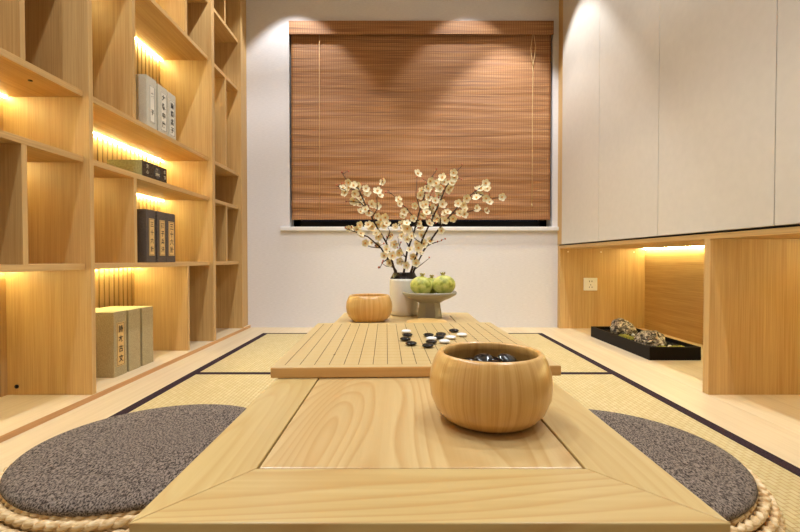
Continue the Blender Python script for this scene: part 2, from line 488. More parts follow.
for m in range(3):          # slatted backs: narrow upright boards with open joints over a dark ground
    y0, y1 = mods[m]
    s = MB(); y = y0; k = 0.0335
    while y < y1 - 0.002:
        s.box(XB + 0.016, XB + 0.02, y + 0.0045, min(y + k - 0.0045, y1), Z0, CEIL - 0.01); y += k
    s.build('slatted_back', oak[2], bc)
    B(XB, XB + 0.016, y0, y1, Z0, CEIL - 0.01).build('back_board', black_m, bc)
def ledstrip(y0, y1, ztop, mat=led_m):
    B(XB + 0.030, XB + 0.036, y0 + 0.004, y1 - 0.004, ztop - TH - 0.005, ztop - TH).build('light_strip', mat, bc)
ledstrip(YU1 + 0.02, 2.176, ZB); ledstrip(1.762, YU2, ZA); ledstrip(YU1 + 0.02, YU2, ZC); ledstrip(1.762, YU2, ZD)
ledstrip(YU1 + 0.02, 1.744, ZD, led_soft); ledstrip(YU1 + 0.02, 2.176, ZE, led_soft); ledstrip(YU1 + 0.02, 1.744, ZA, led_soft)
ledstrip(YU0, YU1, ZC, led_soft); ledstrip(YU0, YU1, ZB, led_soft); ledstrip(1.245, YU1, ZA, led_soft)
ledstrip(YU2 + 0.034, YU3, ZD, led_soft)
# dark cam fitting on the near upright
pc = at_depth(15, 387, YU1)
MB().lathe([(0, 0), (0.0065, 0), (0.0065, 0.0025), (0, 0.0025)], 16, M=Matrix.Translation(pc) @ Matrix.Rotation(R(90), 4, 'X')).build('cam_fitting', brass_m, bc)
MB().lathe([(0, -0.0025), (0.006, -0.0025), (0.006, 0.0), (0, 0.0)], 16, c=(-1.11, 1.33, ZC - TH)).build('cam_fitting', brass_m, bc)

# ------------------------------------------------------------------ writing
def glyph_mesh(txt, size, align='CENTER'):
    cu = bpy.data.curves.new('t', 'FONT'); cu.body = txt; cu.size = size; cu.align_x = align; cu.align_y = 'CENTER'
    cu.extrude = 0.0; cu.offset = size * 0.02
    ob = bpy.data.objects.new('t', cu); C.objects.link(ob)
    dg = bpy.context.evaluated_depsgraph_get(); dg.update()
    me = bpy.data.meshes.new_from_object(ob.evaluated_get(dg))
    bpy.data.objects.remove(ob); bpy.data.curves.remove(cu)
    return me
def write(parent, chars, x, y, ztop, step, size, mat, name='title_character'):
    """upright column of characters on a face that looks towards +X"""
    for i, ch in enumerate(chars):
        bm = bmesh.new(); me = glyph_mesh(ch, size); bm.from_mesh(me); bpy.data.meshes.remove(me)
        for v in bm.verts: v.co = Vector((x, y + v.co.x, ztop - step * (i + 0.5) + v.co.y))
        mb = MB(); mb.bm.free(); mb.bm = bm
        mb.build(name, mat, parent)

def frame_rect(mb, x, y0, y1, z0, z1, w=0.0012):
    mb.box(x - 0.0003, x + 0.0003, y0, y1, z0, z0 + w); mb.box(x - 0.0003, x + 0.0003, y0, y1, z1 - w, z1)
    mb.box(x - 0.0003, x + 0.0003, y0, y0 + w, z0, z1); mb.box(x - 0.0003, x + 0.0003, y1 - w, y1, z0, z1)

def book_box(name, label, group, xf, y0, y1, z0, h, depth, cloth, title=None, paper=paper_m, lab=None, dark=None):
    t = thing(name, label, 'book box', (xf - depth / 2, (y0 + y1) / 2, z0), 0, group)
    B(xf - depth, xf, y0, y1, z0, z0 + h).build('case', cloth, t, bevel=0.002)
    B(xf - depth + 0.006, xf - 0.002, y0 + 0.002, y1 - 0.002, z0 + h, z0 + h + 0.001).build('top_cover', page_m if cloth is box_beige else cloth, t)
    if title:
        ly0, ly1, lz0, lz1 = lab
        p = B(xf - 0.0005, xf + 0.0008, ly0, ly1, lz0, lz1).build('title_label', paper, t)
        fr = MB(); frame_rect(fr, xf + 0.0010, ly0 + 0.002, ly1 - 0.002, lz0 + 0.003, lz1 - 0.003)
        fr.build('label_border', ink_m, p)
        n = len(title); st = (lz1 - lz0 - 0.016) / n
        write(p, title, xf + 0.0016, (ly0 + ly1) / 2, lz1 - 0.008, st, min(st * 0.95, (ly1 - ly0) * 0.62), ink_m)
    return t
G1, G2, G3 = 'pale grey book boxes on the upper lit shelf', 'charcoal book boxes on the middle shelf', 'beige book boxes on the bottom shelf'
# pale grey, upper shelf
ys = [(1.846, 1.921), (1.933, 2.012), (2.018, 2.085)]
zc = ZC
book_box('book_box', 'pale grey linen book box with a two-character title, left of the upper shelf trio', G1, XL - 0.026, *ys[0], zc, 0.212, 0.2, box_light, '老子', paper_l, (1.866, 1.906, 1.052, 1.21))
book_box('book_box', 'middle pale grey book box of the upper shelf trio', G1, XL - 0.026, *ys[1], zc, 0.208, 0.2, box_light, '大學中庸', paper_l, (1.952, 2.000, 1.042, 1.216))
book_box('book_box', 'pale grey book box at the right end of the upper shelf trio', G1, XL - 0.026, *ys[2], zc, 0.206, 0.2, box_light, '論語孟子', paper_l, (2.026, 2.072, 1.040, 1.206))
# charcoal, middle shelf
ys = [(1.832, 1.900), (1.914, 1.985), (1.988, 2.066)]
for (a, b), tt, lb in zip(ys, ('三十六計', '孫子兵法', '三十六計'), ('charcoal linen book box standing against the shelf divider, left of its trio', 'charcoal linen book box standing between two others on the middle shelf', 'charcoal linen book box at the right end of the middle shelf trio')):
    book_box('book_box', lb, G2, XL - 0.024, a, b, ZB, 0.222, 0.2, box_dark, tt, paper_m, (a + 0.018, b - 0.010, ZB + 0.03, ZB + 0.186))
# beige, bottom shelf
ys = [(1.676, 1.755), (1.768, 1.848), (1.862, 1.944)]
book_box('book_box', 'beige linen book box with a framed four-character title, nearest the viewer on the bottom shelf', G3, -1.093, *ys[0], Z0, 0.25, 0.19, box_beige, '詩本古文', paper_m, (1.693, 1.739, 0.056, 0.226))
book_box('book_box', 'plain beige linen book box, middle of the three on the bottom shelf', G3, -1.093, *ys[1], Z0, 0.248, 0.19, box_beige)
book_box('book_box', 'plain beige linen book box farthest from the viewer on the bottom shelf', G3, -1.093, *ys[2], Z0, 0.246, 0.19, box_beige)
# flat box
xf = XL - 0.026; y0, y1 = 1.808, 2.000
t = thing('book_box', 'flat dark brown book box with a round emblem, lying alone under a light strip', 'book box', (xf - 0.07, (y0 + y1) / 2, ZA))
B(xf - 0.145, xf - 0.001, y0, y1, ZA, ZA + 0.066).build('case', box_green, t, bevel=0.002)
cv = B(xf - 0.0012, xf, y0 + 0.002, y1 - 0.002, ZA + 0.002, ZA + 0.064).build('spine_cover', box_brown, t)
rg = MB(); cy, cz = 1.922, ZA + 0.032
Mx = Matrix.Translation((xf, cy, cz)) @ Matrix.Rotation(R(90), 4, 'Y')
rg.lathe([(0.024, 0), (0.024, 0.001), (0.027, 0.001), (0.027, 0), (0.024, 0)], 32, M=Mx)
rg.build('round_emblem', ink_m, cv)
dk = MB(); dk.lathe([(0.0, 0.0003), (0.024, 0.0003)], 32, M=Mx); dk.build('emblem_ground', box_dark, cv)
write(cv, '集', xf + 0.0012, cy, cz + 0.016, 0.032, 0.034, pale_ink, 'emblem_character')
write(cv, '文心', xf + 0.0010, 1.846, ZA + 0.058, 0.024, 0.018, pale_ink)
write(cv, '古籍', xf + 0.0010, 1.980, ZA + 0.058, 0.024, 0.016, pale_ink)

# ------------------------------------------------------------------ cabinets on the right
XD = 1.07
wc = thing('wall_cupboard', 'cream handleless cupboard doors hung above the open niche, along the right wall', 'cupboard', (XR + 0.3, 1.2, 0.57))
yd = [2.918, 2.377, 1.83, 1.261, 0.69, 0.12, -0.45]
for a, b in zip(yd, yd[1:]):
    B(XD, XD + 0.019, b + 0.0015, a - 0.0015, 0.569, CEIL - 0.004).build('door', door_m, wc, bevel=0.001)
B(XD + 0.022, XWR, -0.45, YB, 0.569, CEIL - 0.003).build('carcass', oak[2], wc)
B(XD + 0.012, XD + 0.022, 2.9195, YB, 0.569, CEIL - 0.003).build('filler_panel', oak[2], wc)
B(XD + 0.025, XWR, -0.45, YB, 0.5615, 0.569).build('shadow_gap', black_m, wc)

nc = thing('open_cabinet', 'open oak niche cabinet with a light strip, under the cream cupboard', 'cabinet', (XR + 0.3, 1.2, 0))
XK = 1.66
B(XR, XWR - 0.003, -0.45, YB, -0.05, 0.0).build('base_board', pale[1], nc)
B(XR, XK, -0.45, YB - 0.043, 0.543, 0.5615).build('top_panel', oak[1], nc, bevel=0.0008)
B(XR + 0.009, XWR - 0.003, YB - 0.043, YB, 0.0, 0.5615).build('side_panel', oak[2], nc, bevel=0.0008)
B(XR, XK, 1.526, 1.556, 0.0, 0.543).build('divider', oak[2], nc, bevel=0.0008)
B(XR, XK, 0.45, 0.48, 0.0, 0.543).build('divider', oak[2], nc, bevel=0.0008)
B(XK, XK + 0.012, -0.45, YB - 0.043, 0.0, 0.5615).build('back_panel', oak[1], nc)
B(XK - 0.020, XK - 0.012, 1.57, YB - 0.05, 0.538, 0.543).build('light_strip', led_niche, nc)
B(XK - 0.020, XK - 0.012, 0.49, 1.51, 0.538, 0.543).build('light_strip', led_m, nc)
for px, py in ((568, 251.7), (601, 252), (634, 252.2)):
    p = at_depth(px, py, YB - 0.043)
    MB().lathe([(0, 0), (0.0055, 0), (0.0045, 0.002), (0, 0.0022)], 16, M=Matrix.Translation(p) @ Matrix.Rotation(R(90), 4, 'X')).build('screw_cap', cap_m, nc)
# wall socket
p = at_depth(590.3, 284.2, YB - 0.043)
so = thing('wall_socket', 'small white square wall socket on the oak end panel of the niche', 'socket', (p.x, p.y, p.z))
B(p.x - 0.046, p.x + 0.046, p.y - 0.009, p.y, p.z - 0.043, p.z + 0.043).build('socket_plate', plug_m, so, bevel=0.003)
hl = MB()
for dx, dz, w, h in ((-0.008, 0.02, .004, .010), (0.008, 0.02, .004, .010), (0, -0.004, .004, .008), (-0.009, -0.02, .004, .008), (0.009, -0.02, .004, .008)):
    hl.box(p.x + dx - w / 2, p.x + dx + w / 2, p.y - 0.0098, p.y - 0.0085, p.z + dz - h / 2, p.z + dz + h / 2)
hl.build('socket_holes', ink_m, so)

# ------------------------------------------------------------------ bamboo blind
bl = thing('bamboo_blind', 'brown bamboo reed roller blind lowered over the window', 'blind', (0.15, YB + 0.03, WZ0))
BX0, BX1 = WX0 + 0.012, WX1 - 0.012
v = B(WX0 + 0.004, WX1 - 0.004, YB - 0.022, YB - 0.014, 1.992, 2.084); v.box(WX0 + 0.004, WX1 - 0.004, YB - 0.014, YB + 0.05, 2.076, 2.084)
v.build('valance', blind_m, bl, bevel=0.002)
sh = MB(); nx, nz = 90, 190
zt, zb = 2.07, 0.742
grid = []
for j in range(nz + 1):
    tz = j / nz; row = []
    z = zt + (zb - zt) * tz
    for i in range(nx + 1):
        x = BX0 + (BX1 - BX0) * i / nx
        amp = 0.0015 + 0.0055 * max(0, tz - 0.25)
        yy = amp * noise.noise(Vector((x * 1.6, 0, z * 16))) + amp * 0.7 * noise.noise(Vector((x * 2.2 + 5, 3, z * 45)))
        row.append(sh.bm.verts.new((x, YB + 0.012 + yy, z + 0.002 * noise.noise(Vector((x * 2, 7, z * 6))))))
    grid.append(row)
for j in range(nz):
    for i in range(nx):
        f = sh.bm.faces.new((grid[j][i], grid[j][i + 1], grid[j + 1][i + 1], grid[j + 1][i])); f.smooth = True
so_ = sh.build('reed_sheet', blind_m, bl)
sm = so_.modifiers.new('solid', 'SOLIDIFY'); sm.thickness = 0.003
B(BX0, BX1, YB + 0.004, YB + 0.02, 0.742, 0.762).build('bottom_rail', blind_m, bl, bevel=0.003)
def wp(px, py, dy=0.0):
    q = at_depth(px, py, YB - 0.006 + dy); return q
MB().tube([wp(532, 33), wp(534.5, 48), wp(533.5, 58), wp(531.5, 68), wp(532, 74), wp(531.6, 110), wp(531.8, 160), wp(531.5, 205)], 0.0022).build('pull_cord', cord_m, bl)
MB().tube([wp(532, 33), wp(529.7, 50), wp(530.6, 60), wp(532.2, 70)], 0.0022).build('pull_cord', cord_m, bl)
MB().lathe([(0, -0.012), (0.005, -0.01), (0.003, 0.008), (0, 0.01)], 12, c=tuple(wp(531.5, 205))).build('cord_toggle', cord_m, bl)
MB().tube([wp(320, 36, .004), wp(320, 130, .004), wp(319.5, 216, .002)], 0.0014).build('lift_cord', cord_m, bl)

# ------------------------------------------------------------------ table
ZT = H - 0.175
TX0, TX1, TY0, TY1 = -0.1795, 0.2190, 0.288, 1.423
PX0, PX1, PY0, PY1 = -0.1200, 0.1552, 0.364, 1.352
tb = thing('low_table', 'long low light ash table with a mitred frame and inset panel, standing on the tatami', 'table', (0.02, 0.85, 0))
def rail(poly, m):
    MB().prism(poly, ZT - 0.032, ZT).build('top_rail', m, tb, bevel=0.0009, seg=2)
g = 0.0004
rail([(TX0, TY0), (TX1, TY0), (PX1, PY0), (PX0, PY0)], ash[0])
rail([(TX0, TY1), (PX0, PY1), (PX1, PY1), (TX1, TY1)], ash[0])
rail([(TX0, TY0 + g), (PX0, PY0 + g), (PX0, PY1 - g), (TX0, TY1 - g)], ash[1])
rail([(TX1, TY0 + g), (TX1, TY1 - g), (PX1, PY1 - g), (PX1, PY0 + g)], ash[1])
B(PX0 + 0.0016, PX1 - 0.0016, PY0 + 0.0016, PY1 - 0.0016, ZT - 0.028, ZT - 0.0005).build('top_panel', ash_panel, tb, bevel=0.0015)
B(PX0 - 0.01, PX1 + 0.01, PY0 - 0.01, PY1 + 0.01, ZT - 0.034, ZT - 0.0285).build('panel_support', ash[1], tb)
for x in (TX0 + 0.03, TX1 - 0.085):
    for y in (TY0 + 0.03, TY1 - 0.085):
        B(x, x + 0.055, y, y + 0.055, 0.0, ZT - 0.032).build('leg', ash[1], tb, bevel=0.004)
ap = MB()
ap.box(TX0 + 0.045, TX0 + 0.063, TY0 + 0.085, TY1 - 0.085, ZT - 0.085, ZT - 0.033)
ap.box(TX1 - 0.063, TX1 - 0.045, TY0 + 0.085, TY1 - 0.085, ZT - 0.085, ZT - 0.033)
ap.box(TX0 + 0.085, TX1 - 0.085, TY0 + 0.045, TY0 + 0.063, ZT - 0.085, ZT - 0.033)
ap.box(TX0 + 0.085, TX1 - 0.085, TY1 - 0.063, TY1 - 0.045, ZT - 0.085, ZT - 0.033)
ap.build('apron', ash[1], tb)

# ------------------------------------------------------------------ go board and stones
BW, BL_, BT = 0.429, 0.444, 0.0155
BC = Vector((0.0185, 0.867, ZT)); BR = 0.032
gb = thing('go_board', 'square light wooden go board with a ruled grid, lying on the low table', 'game board', tuple(BC), BR)
MB().box(-BW / 2, BW / 2, -BL_ / 2, BL_ / 2, 0.0005, BT).build('board', [board_side], gb, bevel=0.001, local=True)
MB().box(-BW / 2 + 0.001, BW / 2 - 0.001, -BL_ / 2 + 0.001, BL_ / 2 - 0.001, BT, BT + 0.0003).build('playing_surface', board_m, gb, local=True)
ln = MB(); cl = MB(); px_ = 0.0219; py_ = 0.0229
for i in range(19):
    x = (i - 9) * px_; y = (i - 9) * py_
    ln.box(x - 0.0005, x + 0.0005, -9 * py_, 9 * py_, BT + 0.0003, BT + 0.0005)
    cl.box(-9 * px_, 9 * px_, y - 0.0003, y + 0.0003, BT + 0.0003, BT + 0.0004)
for a in (-6, 0, 6):
    for b in (-6, 0, 6):
        ln.lathe([(0, BT + 0.0004), (0.002, BT + 0.0004), (0.002, BT + 0.0006), (0, BT + 0.0006)], 12, c=(a * px_, b * py_, 0))
ln.build('ruled_lines', line_m, gb, local=True); cl.build('faint_cross_lines', line_soft, gb, local=True)
def stone_mesh(mat, nm):
    mb = MB(); r, h = 0.0108, 0.0038
    prof = [(0, 0)] + [(r * math.sin(a), h - h * math.cos(a)) for a in [math.pi * k / 14 for k in range(1, 14)]] + [(0, 2 * h)]
    mb.lathe(prof, 28); me = bpy.data.meshes.new(nm)
    bmesh.ops.recalc_face_normals(mb.bm, faces=mb.bm.faces); mb.bm.to_mesh(me); mb.bm.free(); me.materials.append(mat); return me
sb, sw = stone_mesh(blackstone_m, 'go_stone'), stone_mesh(whitestone_m, 'go_stone')
zs = ZT + BT + 0.0006
ST = [('w', 406.3, 331.7, 'white go stone at the head of the left column, touching a black one'),
      ('b', 407.4, 335.3, 'black go stone just in front of the leftmost white stone'),
      ('b', 405.4, 339.4, 'leftmost black go stone on the board'),
      ('b', 411.1, 343.9, 'black go stone nearest the viewer in the left group'),
      ('b', 428.5, 335.4, 'black go stone alone left of the touching black pair, behind a white stone'),
      ('b', 441.0, 334.6, 'farther of the two touching black go stones in mid board'),
      ('b', 439.0, 337.6, 'nearer of the two touching black go stones in mid board'),
      ('w', 431.8, 339.0, 'white go stone in the right group with black stones in front and behind'),
      ('b', 431.4, 342.3, 'black go stone directly in front of the white stone in the right group'),
      ('b', 428.0, 346.0, 'black go stone nearest the viewer on the whole board'),
      ('w', 444.8, 341.8, 'white go stone nearest the big bamboo bowl rim'),
      ('w', 450.9, 337.7, 'middle white go stone of the diagonal row of three'),
      ('w', 462.0, 335.1, 'rightmost white go stone on the board'),
      ('b', 454.0, 331.0, 'black go stone farthest right and back, alone on the board')]
placed = []
for c, x, y, lb in ST:
    p = on_plane_z(x, y, zs + 0.003)
    # keep stones from overlapping
    for q in placed:
        d = Vector((p.x - q.x, p.y - q.y))
        if d.length < 0.0222:
            d = d.normalized() * 0.0222; p.x, p.y = q.x + d.x, q.y + d.y
    placed.append(p)
    o = bpy.data.objects.new('go_stone', sb if c == 'b' else sw); C.objects.link(o); o.location = (p.x, p.y, zs)
    tag(o, lb, 'go stone', 'black go stones on the board' if c == 'b' else 'white go stones on the board')

# ------------------------------------------------------------------ bowls
def bowl(loc, label, s=1.0):
    prof = [(0, 0.002), (0.040, 0.002), (0.043, 0.0), (0.050, 0.004), (0.059, 0.014), (0.0645, 0.028), (0.066, 0.042), (0.0645, 0.056),
            (0.0605, 0.068), (0.0570, 0.0745), (0.0550, 0.0765), (0.0525, 0.0765), (0.0505, 0.0745), (0.0525, 0.066), (0.0555, 0.055), (0.0565, 0.042),
            (0.0545, 0.026), (0.046, 0.014), (0.030, 0.010), (0, 0.010)]
    mb = MB(); mb.lathe([(r * s, z * s * 0.965) for r, z in prof], 96)
    o = mb.build('bamboo_bowl', bowl_m); o.location = loc
    return tag(o, label, 'bowl')
nbx, nby = 0.0983, 0.480
bowl((nbx, nby, ZT), 'large round bamboo bowl of black stones at the near end of the low table')
bowl((-0.0865, 1.235, ZT), 'round bamboo bowl beside the white vase at the far end of the table', 0.985)
# black stones in the near bowl: heap, each one an object
rnd = random.Random(3); k = 0
rows = [(0.016, 0.040, 9), (0.024, 0.041, 9), (0.032, 0.040, 9), (0.036, 0.022, 5), (0.0405, 0.037, 8), (0.0445, 0.018, 4), (0.0505, 0.040, 9), (0.0515, 0.017, 4)]
for z, rr, n in rows:
    for i in range(n):
        a = 2 * math.pi * (i + 0.5 * (k % 2)) / n + z * 40
        o = bpy.data.objects.new('go_stone', sb); C.objects.link(o)
        o.location = (nbx + rr * math.cos(a), nby + rr * math.sin(a), ZT + z); o.rotation_euler = (rnd.uniform(-.25, .25), rnd.uniform(-.25, .25), 0)
        tag(o, 'black go stone lying in the heap inside the large near bowl', 'go stone', 'black go stones in the bowl')
    k += 1
for px, py, lb in ((485, 353.5, 'black go stone on top of the heap in the near bowl, left of its neighbour'), (509, 354.5, 'black go stone on top of the heap in the near bowl, right one')):
    o = bpy.data.objects.new('go_stone', sb); C.objects.link(o)
    o.location = (nbx + (-0.004 if px < 500 else 0.022), nby + 0.016, ZT + 0.0585); o.rotation_euler = (R(14), R(-8 if px < 500 else 10), 0)
    tag(o, lb, 'go stone', 'black go stones in the bowl')
# lid behind the board
o = MB().lathe([(0, 0), (0.050, 0), (0.0545, 0.003), (0.055, 0.007), (0.052, 0.0105), (0.040, 0.0125), (0, 0.0135)], 64).build('bowl_lid', lidwood)
o.location = (0.071, 1.158, ZT); tag(o, 'pale round wooden bowl lid lying between the go board and the fruit stand', 'lid')

# ------------------------------------------------------------------ fruit stand
SX, SY = 0.0875, 1.303
fs = thing('fruit_stand', 'grey-green ceramic pedestal dish holding green fruit', 'pedestal dish', (SX, SY, ZT))
MB().lathe([(0.0, 0.0), (0.0395, 0.0), (0.0395, 0.006), (0.0345, 0.030), (0.0335, 0.048), (0.0, 0.048)], 8, smooth=False, ph=R(22.5), c=(SX, SY, ZT)).build('foot', dish_m, fs, bevel=0.0015)
MB().lathe([(0, 0.046), (0.036, 0.046), (0.042, 0.051), (0.060, 0.058), (0.078, 0.068), (0.0805, 0.073), (0.0795, 0.0775), (0.075, 0.0765), (0.068, 0.072), (0.045, 0.0665), (0, 0.065)], 64, c=(SX, SY, ZT)).build('dish', dish_m, fs)
def fruit(x, y, z, r, tilt, rz, label):
    t = thing('green_pomegranate', label, 'fruit', (x, y, z), 0, 'green pomegranates on the pedestal dish')
    M = Matrix.Rotation(rz, 3, 'Z') @ Matrix.Rotation(tilt, 3, 'X')
    mb = MB()
    bmesh.ops.create_icosphere(mb.bm, subdivisions=4, radius=1)
    for v in mb.bm.verts:
        d = v.co.copy(); a = math.atan2(d.y, d.x)
        k = 1 + 0.035 * math.cos(5 * a) * (1 - d.z * d.z) + 0.02 * noise.noise(d * 3 + Vector((x * 50, 0, 0)))
        v.co = M @ Vector((d.x * r * k, d.y * r * k, d.z * r * 0.86 * k)) + Vector((0, 0, r * 0.86))
    for f in mb.bm.faces: f.smooth = True
    mb.build('skin', fruit_m, t, local=True)
    cr = MB(); base = Matrix.Translation(Vector((0, 0, r * 0.86))) @ M.to_4x4()
    cr.lathe([(r * 0.22, r * 0.80), (r * 0.14, r * 0.92), (r * 0.19, r * 1.06), (r * 0.16, r * 1.05), (r * 0.10, r * 0.94), (0, r * 0.90)], 12, M=base)
    for i in range(6):
        a = 2 * math.pi * i / 6
        p0 = base @ Vector((r * .16 * math.cos(a), r * .16 * math.sin(a), r * 1.02)); p1 = base @ Vector((r * .23 * math.cos(a), r * .23 * math.sin(a), r * 1.16))
        cr.tube([p0, (p0 + p1) / 2, p1], [r * .07, r * .055, r * .012], 5)
    cr.build('crown', crown_m, t, local=True)
zd = ZT + 0.0665
fruit(0.0632, SY - 0.012, zd + 0.0005, 0.0325, R(6), R(40), 'yellow-green fruit on the left of the pedestal dish, crown upright')
fruit(0.1285, SY - 0.012, zd + 0.0015, 0.0335, R(10), R(200), 'brighter green fruit on the right of the pedestal dish')
fruit(0.0960, SY + 0.038, zd + 0.001, 0.029, R(8), R(10), 'green fruit mostly hidden behind the other two on the dish, brown crown showing')

# ------------------------------------------------------------------ vase and branches
VX, VY = 0.0125, 1.372
vs = thing('vase', 'white cylindrical ceramic vase with a dark rim, holding blossom branches', 'vase', (VX, VY, ZT))
MB().lathe([(0, 0), (0.040, 0), (0.0435, 0.003), (0.045, 0.02), (0.045, 0.105), (0.0435, 0.1125), (0.036, 0.112), (0.036, 0.10), (0.036, 0.02), (0, 0.015)], 64, c=(VX, VY, ZT)).build('body', vase_m, vs)
MB().lathe([(0.0435, 0.1125), (0.0345, 0.1285), (0.0345, 0.131), (0.031, 0.131), (0.031, 0.120), (0.034, 0.1128), (0.0435, 0.1125)], 64, c=(VX, VY, ZT)).build('dark_rim', neck_m, vs)

def petal_mesh():
    mb = MB(); n = 5
    for k in range(n):
        a = 2 * math.pi * k / n; Mz = Matrix.Rotation(a, 3, 'Z')
        rows_ = []
        for t_, w, z in ((0.10, 0.10, 0.0), (0.40, 0.36, 0.04), (0.72, 0.46, 0.16), (0.95, 0.30, 0.30), (1.03, 0.08, 0.36)):
            rows_.append([mb.bm.verts.new(Mz @ Vector((t_, w * u, z + 0.10 * abs(u)))) for u in (-1, -0.4, 0.4, 1)])
        for a_, b_ in zip(rows_, rows_[1:]):
            for i in range(3):
                f = mb.bm.faces.new((a_[i], a_[i + 1], b_[i + 1], b_[i])); f.smooth = True
    r = bmesh.ops.create_icosphere(mb.bm, subdivisions=1, radius=0.22)
    for v in r['verts']: v.co = Vector((v.co.x, v.co.y, v.co.z * 0.6 + 0.16))
    for f in {f for v in r['verts'] for f in v.link_faces}: f.material_index = 1
    for i in range(9):
        a = i * 0.7; mb.tube([(0, 0, 0.1), (0.3 * math.cos(a), 0.3 * math.sin(a), 0.42)], 0.035, 4, mi=1)
    r = bmesh.ops.create_icosphere(mb.bm, subdivisions=1, radius=0.22)
    for v in r['verts']: v.co = Vector((v.co.x, v.co.y, v.co.z * 0.9 - 0.12))
    for f in {f for v in r['verts'] for f in v.link_faces}: f.material_index = 2
    me = bpy.data.meshes.new('blossom'); mb.bm.to_mesh(me); mb.bm.free()
    for m in (petal_m, stamen_m, bud_m): me.materials.append(m)
    return me
pm = petal_mesh()
def bud_mesh():
    mb = MB(); mb.lathe([(0, -0.6), (0.35, -0.4), (0.5, 0.1), (0.35, 0.6), (0, 0.9)], 8)
    me = bpy.data.meshes.new('bud'); bmesh.ops.recalc_face_normals(mb.bm, faces=mb.bm.faces); mb.bm.to_mesh(me); mb.bm.free(); me.materials.append(bud_m); return me
bdm = bud_mesh()
def cr1(x, y): return (330 + x / 3.128, 160 + y / 3.128)
def cr7(x, y): return (340 + x / 7.27, 165 + y / 7.27)
def cr8(x, y): return (400 + x / 7.27, 165 + y / 7.27)
# each branch: label, depth offset at the tip, main line, twigs
BRS = [
 ('blossom branch in the white vase leaning farthest up to the left', -0.05, [(397, 283), (395.5, 273.5), (391, 257), (386, 242), (378, 229), (366.8, 208), (358.8, 189), (349, 184), (343, 174.5)],
   [[(372, 218), (377.5, 209), (377, 198), (382.6, 181.5)], [(368, 211), (361, 203), (352, 202), (346, 202)], [(362, 196), (356, 190), (344, 190), (338, 187)], [(386, 242), (390, 232), (386, 222)]]),
 ('short blossom branch in the white vase drooping low to the left', 0.05, [(400, 283), (396, 271), (388, 259), (381, 248), (368.4, 237), (355.6, 232), (346, 228.7)],
   [[(381, 248), (371, 247), (363, 244)], [(393, 267), (386, 266), (382.6, 263.5)], [(388, 259), (383, 262), (380, 268)]]),
 ('upright blossom branch in the middle of the white vase', 0.0, [(403, 283), (404, 271), (407, 252), (413.7, 233), (419, 213), (424, 197), (427.5, 183), (436.4, 170.5)],
   [[(416, 222), (411.5, 214.5), (399, 200.8), (388, 191)], [(420, 208), (416, 195), (417, 178)], [(409, 247), (403.5, 236), (399, 224)], [(406, 258), (400, 248), (398, 238)]]),
 ('blossom branch in the white vase with the highest tip, right of centre', -0.07, [(408, 283), (411, 272), (417, 254), (423, 238), (431.6, 220), (438.5, 205), (445.4, 188.4), (452.2, 176), (461.9, 166)],
   [[(433, 217), (429, 207), (430, 196)], [(446, 187), (452, 181), (459, 179)], [(421, 243), (414, 238), (412, 228)]]),
 ('blossom branch in the white vase leaning farthest out to the right', 0.03, [(410, 283), (414.5, 269), (424, 250), (435.5, 233.5), (447, 219), (458, 207), (468, 197), (477, 190.4), (485, 184.5)],
   [[(452, 213), (462, 214), (475, 209.5), (487, 211)], [(474, 193), (484, 196), (492, 199), (500.5, 198)], [(414.5, 269.5), (422, 264), (429.5, 258)], [(441, 226.5), (440, 216), (437, 208)], [(427, 246), (434, 243), (441, 241)]]),
]
FL = [cr7(*p) for p in ((70,135),(105,158),(20,170),(40,205),(70,170),(135,155),(190,180),(195,205),(110,215),(100,265),(150,255),(145,290),(225,285),(190,330),(210,355),(150,345),(275,200),(290,225),(315,125),(270,300),(270,370),(300,400),(335,385),(340,430),(315,445),(425,255),(430,290),(465,345),(455,370),(530,390),(545,300),(590,185),(580,220),(650,125),(640,175),(700,140),(745,95),(750,135),(720,180),(640,235),(620,290),(595,300),(675,310),(690,265),(655,335),(605,370),(625,350),(580,430),(585,460),(645,430),(740,290),(715,220),(690,375),(730,400),(760,355),(450,430),(240,450),(210,440),(150,440),(130,470),(150,500),(80,465),(265,500),(490,465),(460,475),(560,76))]
FL += [cr8(*p) for p in ((385,65),(395,100),(370,140),(370,170),(345,185),(290,180),(265,140),(320,130),(305,285),(420,285),(475,250),(460,295),(470,330),(430,355),(460,362),(385,390),(340,350),(320,410),(300,480),(270,390),(560,182),(590,175),(610,145),(632,180),(570,215),(550,245),(625,245),(645,275),(545,320),(568,325),(625,335),(730,240))]
FL += [cr1(*p) for p in ((130,210),(150,240),(110,260),(150,265),(175,280),(190,240),(200,265),(240,250),(255,240),(270,262),(285,235),(310,255),(250,282),(280,290),(215,290),(170,300),(60,215),(95,235),(240,200),(205,210),(150,200),(130,260),(262,302),(292,262),(185,322),(235,215),(225,240),(268,322),(218,318),(240,330),(275,275),(195,300))]
rnd = random.Random(11)
def branch_pos(px, py, tip):      # depth grows smoothly away from the vase mouth
    k = max(0.0, min(1.0, (273 - py) / 100.0))
    return at_depth(px, py, VY + tip * k)
segs = []
for bi, (lb, tip, main, tw) in enumerate(BRS):
    for ln_ in [main[1:]] + tw:
        for a, b in zip(ln_, ln_[1:]): segs.append((bi, a, b))
def nearest(px, py):
    best = None
    for bi, a, b in segs:
        dx, dy = b[0] - a[0], b[1] - a[1]; t_ = ((px - a[0]) * dx + (py - a[1]) * dy) / (dx * dx + dy * dy); t_ = max(0, min(1, t_))
        q = (a[0] + dx * t_, a[1] + dy * t_); d = math.hypot(px - q[0], py - q[1])
        if best is None or d < best[0]: best = (d, bi, q)
    return best
att = [[] for _ in BRS]
for p in FL:
    d, bi, q = nearest(*p); att[bi].append(('f', p, q))
